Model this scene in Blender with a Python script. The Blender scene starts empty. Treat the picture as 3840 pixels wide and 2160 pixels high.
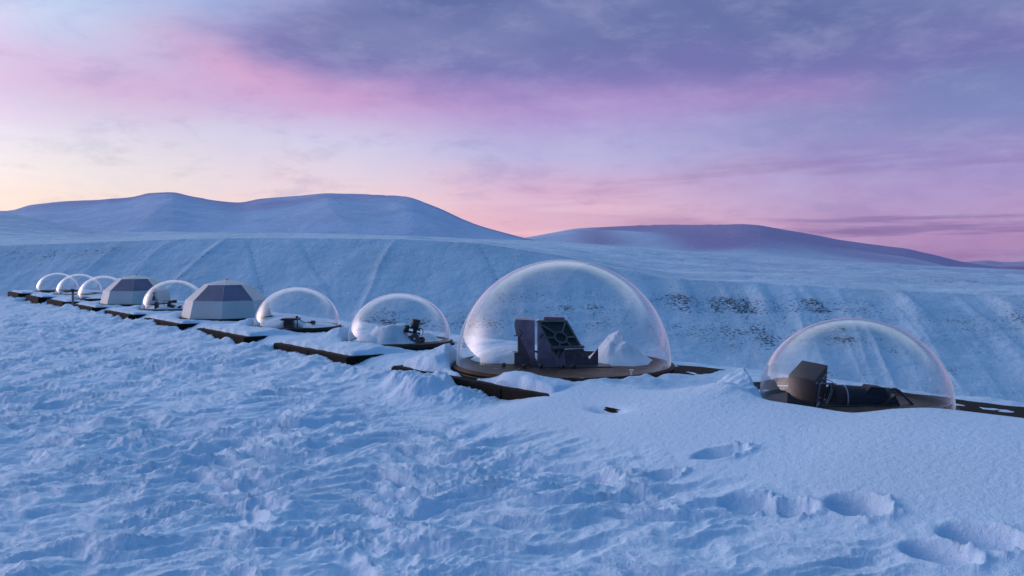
import bpy, math, random
import numpy as np
from mathutils import Vector, Matrix

SC = bpy.context.scene
COL = SC.collection
CAM_Z = 1.55
SUN_AZ, SUN_EL = -68.0, 12.0      # degrees, azimuth measured from +Y towards +X

# ------------------------------------------------------------------ camera
cam = bpy.data.cameras.new("camera")
cam.lens = 28.125
cam.sensor_width = 36.0
cam.shift_y = -0.0268
cam.clip_start = 0.05
cam.clip_end = 60000
camo = bpy.data.objects.new("camera", cam)
COL.objects.link(camo)
camo.location = (0, 0, CAM_Z)
camo.rotation_euler = (math.radians(90), 0, 0)
SC.camera = camo
SC.view_settings.view_transform = 'Standard'
SC.view_settings.look = 'None'
SC.view_settings.exposure = 0.17
SC.view_settings.gamma = 1.0
SC.cycles.max_bounces = 8
SC.cycles.diffuse_bounces = 3
SC.cycles.transparent_max_bounces = 32

def lin(r, g, b):
    f = lambda c: (c / 255.0) / 12.92 if c <= 10 else (((c / 255.0) + .055) / 1.055) ** 2.4
    return (f(r), f(g), f(b), 1.0)

# ------------------------------------------------------------------ node helper
class NT:
    def __init__(s, tree):
        s.t = tree; s.n = tree.nodes; s.l = tree.links
        s.n.clear()
    def node(s, typ, ins=None, **kw):
        nd = s.n.new(typ)
        for k, v in kw.items(): setattr(nd, k, v)
        for k, v in (ins or {}).items(): s.put(nd.inputs[k], v)
        return nd
    def put(s, sock, v):
        if hasattr(v, 'is_output'): s.l.new(v, sock)
        else: sock.default_value = v
    def m(s, op, a, b=0.0, c=0.0, clamp=False):
        nd = s.node('ShaderNodeMath', {0: a, 1: b, 2: c}, operation=op)
        nd.use_clamp = clamp
        return nd.outputs[0]
    def smooth(s, v, a, b, lo=0.0, hi=1.0):
        nd = s.node('ShaderNodeMapRange', interpolation_type='SMOOTHSTEP')
        for i, x in enumerate((v, a, b, lo, hi)): s.put(nd.inputs[i], x)
        return nd.outputs[0]
    def mapr(s, v, a, b, lo=0.0, hi=1.0):
        nd = s.node('ShaderNodeMapRange')
        for i, x in enumerate((v, a, b, lo, hi)): s.put(nd.inputs[i], x)
        return nd.outputs[0]
    def mix(s, f, a, b, blend='MIX'):
        nd = s.node('ShaderNodeMix', data_type='RGBA', blend_type=blend)
        s.put(nd.inputs[0], f); s.put(nd.inputs[6], a); s.put(nd.inputs[7], b)
        return nd.outputs[2]
    def ramp(s, v, stops):
        nd = s.node('ShaderNodeValToRGB', {0: v})
        cr = nd.color_ramp
        while len(cr.elements) < len(stops): cr.elements.new(.5)
        for e, (p, c) in zip(cr.elements, stops):
            e.position = p; e.color = c
        return nd.outputs[0]
    def noise(s, vec, scale, detail=4, rough=.5, dist=0.0):
        nd = s.node('ShaderNodeTexNoise', {'Vector': vec, 'Scale': scale, 'Detail': detail, 'Roughness': rough, 'Distortion': dist})
        return nd.outputs[0]
    def scaled(s, vec, sc, loc=(0, 0, 0), rot=(0, 0, 0)):
        nd = s.node('ShaderNodeMapping', {'Vector': vec})
        nd.inputs['Scale'].default_value = sc; nd.inputs['Location'].default_value = loc; nd.inputs['Rotation'].default_value = rot
        return nd.outputs[0]

# ------------------------------------------------------------------ sky
world = bpy.data.worlds.new("World")
SC.world = world
world.use_nodes = True
W = NT(world.node_tree)
tc = W.node('ShaderNodeTexCoord').outputs['Generated']
sx = W.node('ShaderNodeSeparateXYZ', {0: tc})
dx, dy, dz = sx.outputs
R2D = 57.29578
az = W.m('MULTIPLY', W.m('ARCTAN2', dx, dy), R2D)
el = W.m('MULTIPLY', W.m('ARCSINE', dz), R2D)
cmb = W.node('ShaderNodeCombineXYZ', {0: az, 1: el, 2: 0.0}).outputs[0]
v_soft = W.scaled(cmb, (.06, .17, 1))
n_soft = W.noise(v_soft, 1.0, 6, .55)
v_big = W.scaled(cmb, (.035, .10, 1), (3.1, 7.7, 0))
n_big = W.noise(v_big, 1.0, 5, .55, .4)
v_st = W.scaled(cmb, (.035, .42, 1), (1.3, 2.0, 0), (0, 0, math.radians(-2)))
n_st = W.noise(v_st, 1.0, 6, .55, .3)
elw = W.m('ADD', el, W.m('MULTIPLY', W.m('SUBTRACT', n_soft, .5), 3.2))
e20 = W.m('DIVIDE', elw, 20.0)
def R(*st): return [(e / 20.0, lin(*c)) for e, c in st]
rL = W.ramp(e20, R((1, (240, 206, 184)), (3.6, (236, 212, 198)), (5.4, (226, 216, 214)), (8, (208, 208, 222)), (11, (186, 172, 206)), (15, (178, 194, 224)), (19, (150, 180, 220))))
rM = W.ramp(e20, R((1, (240, 196, 190)), (3.6, (236, 204, 204)), (5.5, (222, 204, 214)), (8, (200, 196, 222)), (10.5, (190, 166, 208)), (15, (160, 150, 200)), (19, (140, 160, 210))))
rC = W.ramp(e20, R((1, (228, 178, 190)), (3, (222, 182, 198)), (5.2, (204, 172, 202)), (7.5, (176, 172, 212)), (10, (166, 156, 204)), (14, (130, 130, 185)), (19, (110, 130, 190))))
rR = W.ramp(e20, R((0, (156, 122, 166)), (2, (170, 136, 180)), (4, (166, 146, 192)), (6.5, (148, 138, 190)), (9.5, (124, 132, 182)), (13, (104, 118, 168)), (19, (90, 118, 176))))
base = W.mix(W.smooth(az, -30, -13), rL, rM)
base = W.mix(W.smooth(az, -13, 2), base, rC)
base = W.mix(W.smooth(az, 2, 27), base, rR)
# pink cloud wash, left and centre
pk = W.m('MULTIPLY', W.smooth(n_big, .42, .66), W.m('MULTIPLY', W.smooth(el, 6.5, 10), W.smooth(az, 8, -12, 0, 1)))
base = W.mix(W.m('MULTIPLY', pk, .4), base, lin(212, 166, 204))
# dark cloud bank
elb = W.m('ADD', 11.2, W.m('MULTIPLY', W.smooth(az, -24, -10, 1, 0), 3.4))
d = W.m('SUBTRACT', W.m('ADD', el, W.m('MULTIPLY', W.m('SUBTRACT', n_soft, .5), 5.0)), elb)
d = W.m('ADD', d, W.m('MULTIPLY', W.m('SUBTRACT', n_big, .5), 3.0))
left = W.smooth(W.m('ADD', W.m('ADD', az, W.m('MULTIPLY', W.m('SUBTRACT', n_soft, .5), 22)), W.m('MULTIPLY', W.m('SUBTRACT', el, 13.5), -1.4)), -26, -13)
dark = W.m('MULTIPLY', W.smooth(d, -.6, 2.6), left)
und = W.m('MULTIPLY', W.m('MULTIPLY', W.smooth(d, -3.2, 0), W.smooth(d, 2.6, .4)), W.m('MULTIPLY', W.smooth(az, -30, -20), W.smooth(az, 29, 20)))
base = W.mix(W.m('MULTIPLY', und, .42), base, W.mix(W.smooth(az, -22, 0), lin(214, 150, 188), lin(172, 126, 188)))
dcol = W.mix(W.smooth(d, .5, 5), lin(114, 110, 170), W.mix(W.smooth(n_big, .35, .65), lin(88, 100, 152), lin(116, 124, 172)))
base = W.mix(W.m('MULTIPLY', dark, .95), base, dcol)
# thin streaks near the horizon, stronger right
st = W.m('MULTIPLY', W.smooth(n_st, .50, .64), W.m('MULTIPLY', W.smooth(el, 9, 5.5), W.smooth(az, -14, 16, .25, 1)))
base = W.mix(W.m('MULTIPLY', st, .6), base, W.mix(W.smooth(az, -5, 25), lin(204, 156, 184), lin(126, 104, 156)))
st2 = W.noise(W.scaled(cmb, (.045, .75, 1), (5.3, 1.0, 0), (0, 0, math.radians(-3))), 1.0, 6, .6, .3)
sm = W.m('MULTIPLY', W.smooth(st2, .52, .62), W.m('MULTIPLY', W.m('MULTIPLY', W.smooth(el, .6, 1.6), W.smooth(el, 4.6, 3.0)), W.smooth(az, 12, 24)))
base = W.mix(W.m('MULTIPLY', sm, .6), base, lin(118, 100, 150))
mot = W.noise(W.scaled(cmb, (.16, .42, 1), (9, 4, 0), (0, 0, math.radians(6))), 1.0, 8, .68, .2)
base = W.mix(W.m('MULTIPLY', W.smooth(mot, .45, .75), .20), base, lin(190, 188, 222))
base = W.mix(W.m('MULTIPLY', W.smooth(mot, .52, .30), .22), base, lin(112, 112, 168))
# the blue dusk overhead and behind
nish = W.node('ShaderNodeTexSky', sky_type='NISHITA')
nish.sun_disc = False
nish.sun_elevation = math.radians(SUN_EL)
nish.sun_rotation = math.radians(SUN_AZ)
nv = W.mix(1.0, nish.outputs[0], (.05, .05, .05, 1), 'MULTIPLY')
up = W.mix(.12, (.052, .222, .47, 1), nv)
col = W.mix(W.smooth(el, 17, 30), base, up)
back = W.mix(W.smooth(el, -2, 50), (.013, .080, .27, 1), up)
col = W.mix(W.smooth(W.m('ABSOLUTE', W.m('ADD', az, 15)), 62, 115), col, back)
# the glow of the sun just below the hills on the left, outside the frame
gd = W.node('ShaderNodeVectorMath', {0: tc, 1: (math.sin(math.radians(SUN_AZ - 2)) * .985, math.cos(math.radians(SUN_AZ - 2)) * .985, .13)}, operation='DOT_PRODUCT').outputs['Value']
glow = W.m('EXPONENT', W.m('MULTIPLY', W.m('SUBTRACT', gd, 1.0), 19.0))
gl_c = W.node('ShaderNodeVectorMath', {0: (6.2, 4.9, 4.9)}, operation='SCALE'); W.put(gl_c.inputs['Scale'], glow)
col = W.node('ShaderNodeVectorMath', {0: col, 1: gl_c.outputs[0]}, operation='ADD').outputs[0]
fb = W.m('MULTIPLY', W.m('MULTIPLY', W.smooth(el, 18.5, 27), W.smooth(el, 54, 36)), W.smooth(W.m('ABSOLUTE', az), 95, 50))  # unseen bright sky band, added to whiten dome rims and snow tops
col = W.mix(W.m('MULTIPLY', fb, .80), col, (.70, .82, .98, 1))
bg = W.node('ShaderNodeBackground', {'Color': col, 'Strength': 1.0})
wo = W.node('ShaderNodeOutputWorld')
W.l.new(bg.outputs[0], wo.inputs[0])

sun = bpy.data.lights.new("sun", 'SUN')
sun.energy = 0.5
sun.angle = math.radians(150)
sun.color = (1.0, .76, .80)
suno = bpy.data.objects.new("sun", sun)
COL.objects.link(suno)
sa, se = math.radians(SUN_AZ), math.radians(SUN_EL)
sdir = Vector((math.sin(sa) * math.cos(se), math.cos(sa) * math.cos(se), math.sin(se)))
suno.rotation_euler = sdir.to_track_quat('Z', 'Y').to_euler()

# ------------------------------------------------------------------ materials
def mat(name):
    m = bpy.data.materials.new(name); m.use_nodes = True
    return m, NT(m.node_tree)
def finish(n, bs):
    o = n.node('ShaderNodeOutputMaterial'); n.l.new(bs, o.inputs[0])

def snow_mat(name, col=(.60, .77, .95, 1), fine=1.0):
    m, n = mat(name)
    oc = n.node('ShaderNodeTexCoord').outputs['Object']
    a = n.noise(oc, 26, 5, .62)
    b = n.noise(oc, 150, 3, .6)
    hh = n.m('ADD', n.m('MULTIPLY', a, .017 * fine), n.m('MULTIPLY', b, .005 * fine))
    bp = n.node('ShaderNodeBump', {'Height': hh, 'Strength': .75, 'Distance': 1.0})
    c = n.mix(n.smooth(n.noise(oc, 1.3, 3), .3, .7), col, tuple(x * .94 for x in col[:3]) + (1,))
    p = n.node('ShaderNodeBsdfPrincipled', {'Base Color': c, 'Roughness': .62, 'Normal': bp.outputs[0]})
    p.inputs['Specular IOR Level'].default_value = .25
    finish(n, p.outputs[0])
    return m
M_SNOW = snow_mat('snow')
M_PILE = snow_mat('pile_snow', (.70, .78, .88, 1), .5)

def plain(name, c, rough=.5, metal=0.0, noise_scale=30, var=.25, bump=0.0, spec=.5):
    m, n = mat(name)
    oc = n.node('ShaderNodeTexCoord').outputs['Object']
    v = n.noise(oc, noise_scale, 4, .6)
    lo = tuple(x * (1 - var) for x in c) + (1,); hi = tuple(min(1, x * (1 + var)) for x in c) + (1,)
    cc = n.mix(n.smooth(v, .3, .7), lo, hi)
    ins = {'Base Color': cc, 'Roughness': rough, 'Metallic': metal}
    if bump:
        ins['Normal'] = n.node('ShaderNodeBump', {'Height': v, 'Strength': .6, 'Distance': bump}).outputs[0]
    p = n.node('ShaderNodeBsdfPrincipled', ins)
    p.inputs['Specular IOR Level'].default_value = spec
    finish(n, p.outputs[0])
    return m
M_BLACK = plain('black_metal', (.010, .009, .010), .45)
M_GREY = plain('dark_grey_metal', (.075, .060, .068), .5, .0, 18, .3)
M_PURP = plain('anodised_plate', (.24, .155, .215), .5, .3, 7, .3)
M_FRAME = plain('frame_metal', (.13, .11, .115), .5, .2, 9, .3)
M_BOX = plain('instrument_box', (.022, .015, .027), .6, .0, 9, .25, 0, .25)
M_CABLE = plain('black_cable', (.02, .02, .025), .5)
M_LCABLE = plain('grey_cable', (.32, .32, .36), .4)
M_WHITE = plain('white_paint', (.75, .74, .74), .4)
M_RUST = plain('rusty_pipe', (.28, .15, .12), .7, .1, 60, .5)
def base_mat():
    m, n = mat('stained_base')
    oc = n.node('ShaderNodeTexCoord').outputs['Object']
    v = n.noise(oc, 4.5, 6, .65)
    c = n.mix(n.smooth(v, .35, .65), (.018, .010, .008, 1), (.085, .042, .026, 1))
    c = n.mix(n.m('MULTIPLY', n.smooth(n.noise(oc, 9, 5, .7), .56, .66), .8), c, (.008, .006, .006, 1))
    rime = n.m('MULTIPLY', n.smooth(n.noise(n.scaled(oc, (1, 1, 1), (3, 1, 0)), 6, 7, .72), .60, .68), .55)
    c = n.mix(rime, c, (.55, .58, .64, 1))
    p = n.node('ShaderNodeBsdfPrincipled', {'Base Color': c, 'Roughness': .6, 'Specular IOR Level': .2,
        'Normal': n.node('ShaderNodeBump', {'Height': v, 'Strength': .6, 'Distance': .004}).outputs[0]})
    finish(n, p.outputs[0])
    return m
M_WOOD = base_mat()
M_RUBBER = plain('black_rubber', (.008, .007, .007), .7)

def fabric_mat():
    m, n = mat('white_panel')
    oc = n.node('ShaderNodeTexCoord').outputs['Object']
    c = n.mix(n.smooth(n.noise(oc, 2.2, 4, .6), .3, .75), (.60, .59, .585, 1), (.48, .485, .49, 1))
    p = n.node('ShaderNodeBsdfPrincipled', {'Base Color': c, 'Roughness': .55,
        'Normal': n.node('ShaderNodeBump', {'Height': n.noise(oc, 9, 3), 'Strength': .3, 'Distance': .01}).outputs[0]})
    finish(n, p.outputs[0])
    return m
M_FAB = fabric_mat()
M_SEAM = plain('seam_tape', (.82, .81, .80), .5, 0, 20, .05)
M_WIN = plain('tinted_panel', (.17, .14, .22), .35, .0, 3, .12)

def concrete_mat():
    m, n = mat('dark_concrete')
    oc = n.node('ShaderNodeTexCoord').outputs['Object']
    sp = n.noise(oc, 160, 3, .7)
    big = n.noise(oc, 5, 4, .6)
    c = n.mix(n.smooth(sp, .38, .66), (.005, .004, .004, 1), (.028, .022, .021, 1))
    c = n.mix(n.m('MULTIPLY', n.smooth(big, .45, .7), .55), c, (.006, .005, .005, 1))
    p = n.node('ShaderNodeBsdfPrincipled', {'Base Color': c, 'Roughness': .9, 'Specular IOR Level': .15,
        'Normal': n.node('ShaderNodeBump', {'Height': sp, 'Strength': .7, 'Distance': .006}).outputs[0]})
    finish(n, p.outputs[0])
    return m
M_CONC = concrete_mat()
M_ROOF = plain('roofing_felt', (.020, .016, .016), .85, 0, 22, .5, .004, .12)

def glass_mat():
    m, n = mat('clear_acrylic')
    geo = n.node('ShaderNodeNewGeometry')
    dt = n.node('ShaderNodeVectorMath', {0: geo.outputs['Incoming'], 1: geo.outputs['Normal']}, operation='DOT_PRODUCT').outputs['Value']
    cs = n.m('MAXIMUM', n.m('ABSOLUTE', dt), .03)
    oc = n.node('ShaderNodeTexCoord').outputs['Object']
    nz = n.smooth(n.noise(oc, 3.0, 4, .6), .25, .8, .55, 1.5)
    z = n.node('ShaderNodeSeparateXYZ', {0: oc}).outputs[2]
    frost = n.m('MULTIPLY', n.smooth(z, .14, .0), .02)          # rime settled near the foot of the shell
    tau = n.m('ADD', n.m('MULTIPLY', nz, .0085), frost)
    hz = n.m('SUBTRACT', 1.0, n.m('EXPONENT', n.m('MULTIPLY', n.m('MULTIPLY', tau, n.m('SUBTRACT', n.m('DIVIDE', 1.0, n.m('MULTIPLY', cs, cs)), .3)), -1.0)))
    tr = n.node('ShaderNodeBsdfTransparent', {'Color': (.97, .975, .98, 1)})
    gl = n.node('ShaderNodeBsdfGlossy', {'Color': (1, 1, 1, 1), 'Roughness': .03})
    fr = n.m('POWER', n.m('SUBTRACT', 1.0, cs), 3.1)
    fr = n.m('ADD', .012, n.m('MULTIPLY', fr, .95))
    a = n.node('ShaderNodeMixShader', {0: fr}); n.l.new(tr.outputs[0], a.inputs[1]); n.l.new(gl.outputs[0], a.inputs[2])
    df = n.node('ShaderNodeBsdfDiffuse', {'Color': (.93, .95, .99, 1)})
    tl = n.node('ShaderNodeBsdfTranslucent', {'Color': (.93, .95, .99, 1)})
    h = n.node('ShaderNodeMixShader', {0: .62}); n.l.new(df.outputs[0], h.inputs[1]); n.l.new(tl.outputs[0], h.inputs[2])
    b = n.node('ShaderNodeMixShader', {0: hz}); n.l.new(a.outputs[0], b.inputs[1]); n.l.new(h.outputs[0], b.inputs[2])
    finish(n, b.outputs[0])
    return m
M_GLASS = glass_mat()

def hill_mat(name, tint, dark):
    m, n = mat(name)
    oc = n.node('ShaderNodeTexCoord').outputs['Object']
    at = n.node('ShaderNodeAttribute', attribute_name='rock').outputs['Fac']
    at2 = n.node('ShaderNodeAttribute', attribute_name='bare_or_shade').outputs['Fac']
    lv = n.scaled(oc, (.022, .022, .10))
    a = n.noise(lv, 1.0, 6, .68)
    fn = n.noise(n.scaled(oc, (.20, .20, .95)), 1.0, 5, .68)
    v = n.m('ADD', n.m('MULTIPLY', a, .18), n.m('MULTIPLY', fn, .82))
    msk = n.smooth(n.m('ADD', v, n.m('MULTIPLY', at, .135)), .615, .645)
    msk = n.m('MULTIPLY', msk, n.smooth(at, .02, .2))
    soft = n.noise(n.scaled(oc, (.004, .004, .012)), 1.0, 5, .6)
    c = n.mix(n.smooth(soft, .3, .7), tint, tuple(x * .86 for x in tint[:3]) + (1,))
    c = n.mix(at2, c, dark)  # tint for bare ground, and for dusk light and shade put into the colour
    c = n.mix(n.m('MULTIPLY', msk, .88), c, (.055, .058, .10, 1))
    bh = n.m('ADD', n.m('MULTIPLY', n.noise(n.scaled(oc, (.03, .03, .012)), 1.0, 7, .65), 9.0), n.m('MULTIPLY', msk, -1.5))
    bp = n.node('ShaderNodeBump', {'Height': bh, 'Strength': .9, 'Distance': 1.0})
    p = n.node('ShaderNodeBsdfPrincipled', {'Base Color': c, 'Roughness': .9, 'Normal': bp.outputs[0]})
    p.inputs['Specular IOR Level'].default_value = .1
    finish(n, p.outputs[0])
    return m

# ------------------------------------------------------------------ numpy noise
def _hash(ix, iy, seed):
    h = (ix.astype(np.int64) * 374761393 + iy.astype(np.int64) * 668265263 + seed * 2147483647) & 0xffffffff
    h = ((h ^ (h >> 13)) * 1274126177) & 0xffffffff
    h = h ^ (h >> 16)
    return (h & 0xffff).astype(np.float32) * (2 * math.pi / 65536.0)
def perlin(x, y, seed=0):
    x = np.asarray(x, np.float64); y = np.asarray(y, np.float64)
    ix = np.floor(x); iy = np.floor(y)
    fx = (x - ix).astype(np.float32); fy = (y - iy).astype(np.float32)
    ix = ix.astype(np.int64); iy = iy.astype(np.int64)
    def g(a, b):
        t = _hash(ix + a, iy + b, seed)
        return np.cos(t) * (fx - a) + np.sin(t) * (fy - b)
    sxx = fx * fx * fx * (fx * (fx * 6 - 15) + 10); syy = fy * fy * fy * (fy * (fy * 6 - 15) + 10)
    n0 = g(0, 0) * (1 - sxx) + g(1, 0) * sxx
    n1 = g(0, 1) * (1 - sxx) + g(1, 1) * sxx
    return (n0 * (1 - syy) + n1 * syy) * 1.45
def fbm(x, y, o=4, seed=0, gain=.5):
    s = 0; a = 1.0
    for k in range(o):
        s = s + a * perlin(x * 2 ** k + 11.3 * k, y * 2 ** k - 7.1 * k, seed + k); a *= gain
    return s
def ridge(x, y, o=4, seed=0, gain=.5):
    s = 0; a = 1.0
    for k in range(o):
        r = 1 - np.abs(perlin(x * 2 ** k + 5.7 * k, y * 2 ** k + 3.3 * k, seed + k))
        s = s + a * (r * r - .55); a *= gain
    return s
def ss(a, b, x):
    t = np.clip((x - a) / (b - a), 0, 1)
    return t * t * (3 - 2 * t)

# ------------------------------------------------------------------ object helpers
def tag(o, label=None, cat=None, group=None, kind=None):
    if label: o['label'] = label
    if cat: o['category'] = cat
    if group: o['group'] = group
    if kind: o['kind'] = kind
    return o
def empty(name, loc, rz=0.0):
    o = bpy.data.objects.new(name, None); COL.objects.link(o)
    o.location = loc; o.rotation_euler = (0, 0, rz); o.empty_display_size = .1
    return o
def grid_obj(name, P, material, attrs=None, close=False):
    """P: rows x cols x 3 array -> one smooth mesh"""
    r, c, _ = P.shape
    me = bpy.data.meshes.new(name)
    idx = np.arange(r * c, dtype=np.int32).reshape(r, c)
    if close: idx = np.concatenate([idx, idx[:, :1]], 1)
    q = np.stack([idx[:-1, :-1], idx[:-1, 1:], idx[1:, 1:], idx[1:, :-1]], -1).reshape(-1, 4)
    me.vertices.add(r * c); me.vertices.foreach_set('co', P.astype(np.float32).ravel())
    me.loops.add(q.size); me.loops.foreach_set('vertex_index', q.ravel())
    me.polygons.add(len(q))
    me.polygons.foreach_set('loop_start', np.arange(len(q), dtype=np.int32) * 4)
    me.polygons.foreach_set('loop_total', np.full(len(q), 4, np.int32))
    me.polygons.foreach_set('use_smooth', np.ones(len(q), bool))
    for k, v in (attrs or {}).items():
        at = me.attributes.new(k, 'FLOAT', 'POINT'); at.data.foreach_set('value', v.astype(np.float32).ravel())
    me.update(calc_edges=True)
    me.materials.append(material)
    o = bpy.data.objects.new(name, me); COL.objects.link(o)
    return o
class MB:
    def __init__(s): s.v = []; s.f = []; s.sm = []
    def add(s, vs, fs, smooth=False):
        b = len(s.v); s.v += [tuple(v) for v in vs]
        s.f += [tuple(i + b for i in f) for f in fs]; s.sm += [smooth] * len(fs)
        return s
    def box(s, c, size, M=None):
        hx, hy, hz = (k / 2 for k in size)
        vs = [Vector((x, y, z)) for x in (-hx, hx) for y in (-hy, hy) for z in (-hz, hz)]
        if M is not None: vs = [M @ v for v in vs]
        vs = [v + Vector(c) for v in vs]
        return s.add(vs, [(0, 1, 3, 2), (4, 6, 7, 5), (0, 4, 5, 1), (2, 3, 7, 6), (0, 2, 6, 4), (1, 5, 7, 3)])
    def para(s, o, a, b, c):
        o, a, b, c = map(Vector, (o, a, b, c))
        vs = [o, o + c, o + b, o + b + c, o + a, o + a + c, o + a + b, o + a + b + c]
        return s.add(vs, [(0, 1, 3, 2), (4, 6, 7, 5), (0, 4, 5, 1), (2, 3, 7, 6), (0, 2, 6, 4), (1, 5, 7, 3)])
    def tube(s, pts, r, seg=10, cap=True):
        pts = [Vector(p) for p in pts]; rs = r if isinstance(r, (list, tuple)) else [r] * len(pts)
        vs = []; fs = []
        up = None
        for i, p in enumerate(pts):
            t = (pts[min(i + 1, len(pts) - 1)] - pts[max(i - 1, 0)]).normalized()
            if up is None:
                up = Vector((0, 0, 1)) if abs(t.z) < .9 else Vector((1, 0, 0))
            a = t.cross(up).normalized(); b = a.cross(t).normalized(); up = b
            for k in range(seg):
                an = 2 * math.pi * k / seg
                vs.append(p + (a * math.cos(an) + b * math.sin(an)) * rs[i])
        for i in range(len(pts) - 1):
            for k in range(seg):
                k2 = (k + 1) % seg
                fs.append((i * seg + k, i * seg + k2, (i + 1) * seg + k2, (i + 1) * seg + k))
        s.add(vs, fs, True)
        if cap:
            b = len(s.v) - len(vs)
            s.f.append(tuple(b + k for k in range(seg))[::-1]); s.sm.append(False)
            s.f.append(tuple(b + (len(pts) - 1) * seg + k for k in range(seg))); s.sm.append(False)
        return s
    def prism(s, poly, d0, d1, axis=(0, 1, 0), xf=None):
        """poly of (x,z); extruded along y from d0 to d1"""
        n = len(poly)
        vs = [Vector((x, d0, z)) for x, z in poly] + [Vector((x, d1, z)) for x, z in poly]
        if xf: vs = [xf(v) for v in vs]
        fs = [tuple(range(n)), tuple(range(2 * n - 1, n - 1, -1))]
        for k in range(n):
            k2 = (k + 1) % n; fs.append((k, k + n, k2 + n, k2))
        return s.add(vs, fs)
    def lathe(s, prof, seg=48, c=(0, 0, 0), smooth=True):
        vs = []; fs = []
        for r, z in prof:
            for k in range(seg):
                an = 2 * math.pi * k / seg
                vs.append((c[0] + r * math.cos(an), c[1] + r * math.sin(an), c[2] + z))
        for i in range(len(prof) - 1):
            for k in range(seg):
                k2 = (k + 1) % seg
                fs.append((i * seg + k, i * seg + k2, (i + 1) * seg + k2, (i + 1) * seg + k))
        return s.add(vs, fs, smooth)
    def build(s, name, material, parent=None, bevel=0.0):
        me = bpy.data.meshes.new(name)
        me.from_pydata(s.v, [], s.f); me.update()
        me.polygons.foreach_set('use_smooth', s.sm)
        import bmesh
        bm = bmesh.new(); bm.from_mesh(me)
        bmesh.ops.recalc_face_normals(bm, faces=bm.faces); bm.to_mesh(me); bm.free()
        me.materials.append(material)
        o = bpy.data.objects.new(name, me); COL.objects.link(o)
        if parent: o.parent = parent
        if bevel:
            b = o.modifiers.new('bevel', 'BEVEL'); b.width = bevel; b.segments = 2; b.limit_method = 'ANGLE'
        return o
def curve_pts(ctrl, n=14):
    """Catmull-Rom through the control points"""
    c = [Vector(p) for p in ctrl]; c = [2 * c[0] - c[1]] + c + [2 * c[-1] - c[-2]]
    out = []
    for i in range(1, len(c) - 2):
        for k in range(n):
            t = k / n
            out.append(.5 * ((2 * c[i]) + (c[i + 1] - c[i - 1]) * t + (2 * c[i - 1] - 5 * c[i] + 4 * c[i + 1] - c[i + 2]) * t * t
                             + (3 * c[i] - c[i - 1] - 3 * c[i + 1] + c[i + 2]) * t ** 3))
    out.append(c[-2])
    return out

# ------------------------------------------------------------------ layout
# the row of platforms runs along U; N points from the facade line away from the snow field
PHI = math.radians(39.7)
NX, NY = math.cos(PHI), math.sin(PHI)
UX, UY = math.sin(PHI), -math.cos(PHI)
def nu(n, u): return (n * NX + u * UX, n * NY + u * UY)
FACE, BACK, TOP = 3.97, 6.2, .55
BOXES = [(-3.81, -1.5), (-6.58, -4.35), (-9.33, -7.46), (-12.1, -10.25), (-14.85, -13.0), (-17.65, -15.8),
         (-20.6, -18.7), (-23.7, -21.7), (-26.9, -24.9), (-30.3, -28.2)]
RD = .6
# x, y, radius
D_RIGHT = (2.292, 5.37, RD)
D_BIG = (.47, 7.42, .985)
D_A = (-1.33, 9.47, RD)
D_B = (-3.12, 11.62, RD)
D_C = (-6.75, 16.0, RD)
D_D = (-10.36, 20.3, RD)
D_E = (-12.55, 23.2, RD)
D_F = (-14.43, 25.4, RD)
T_NEAR = (-4.92, 13.8, .72)
T_FAR = (-8.55, 18.2, .72)
ROUND = [(D_RIGHT, .31, 1), (D_BIG, .25, 1), (D_A, .19, 1), (D_B, .14, 1), (D_C, .11, 1), (D_D, .10, 1), (D_E, .10, 1), (D_F, .05, 1),
         (T_NEAR, .10, 0), (T_FAR, .06, 0)]

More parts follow.
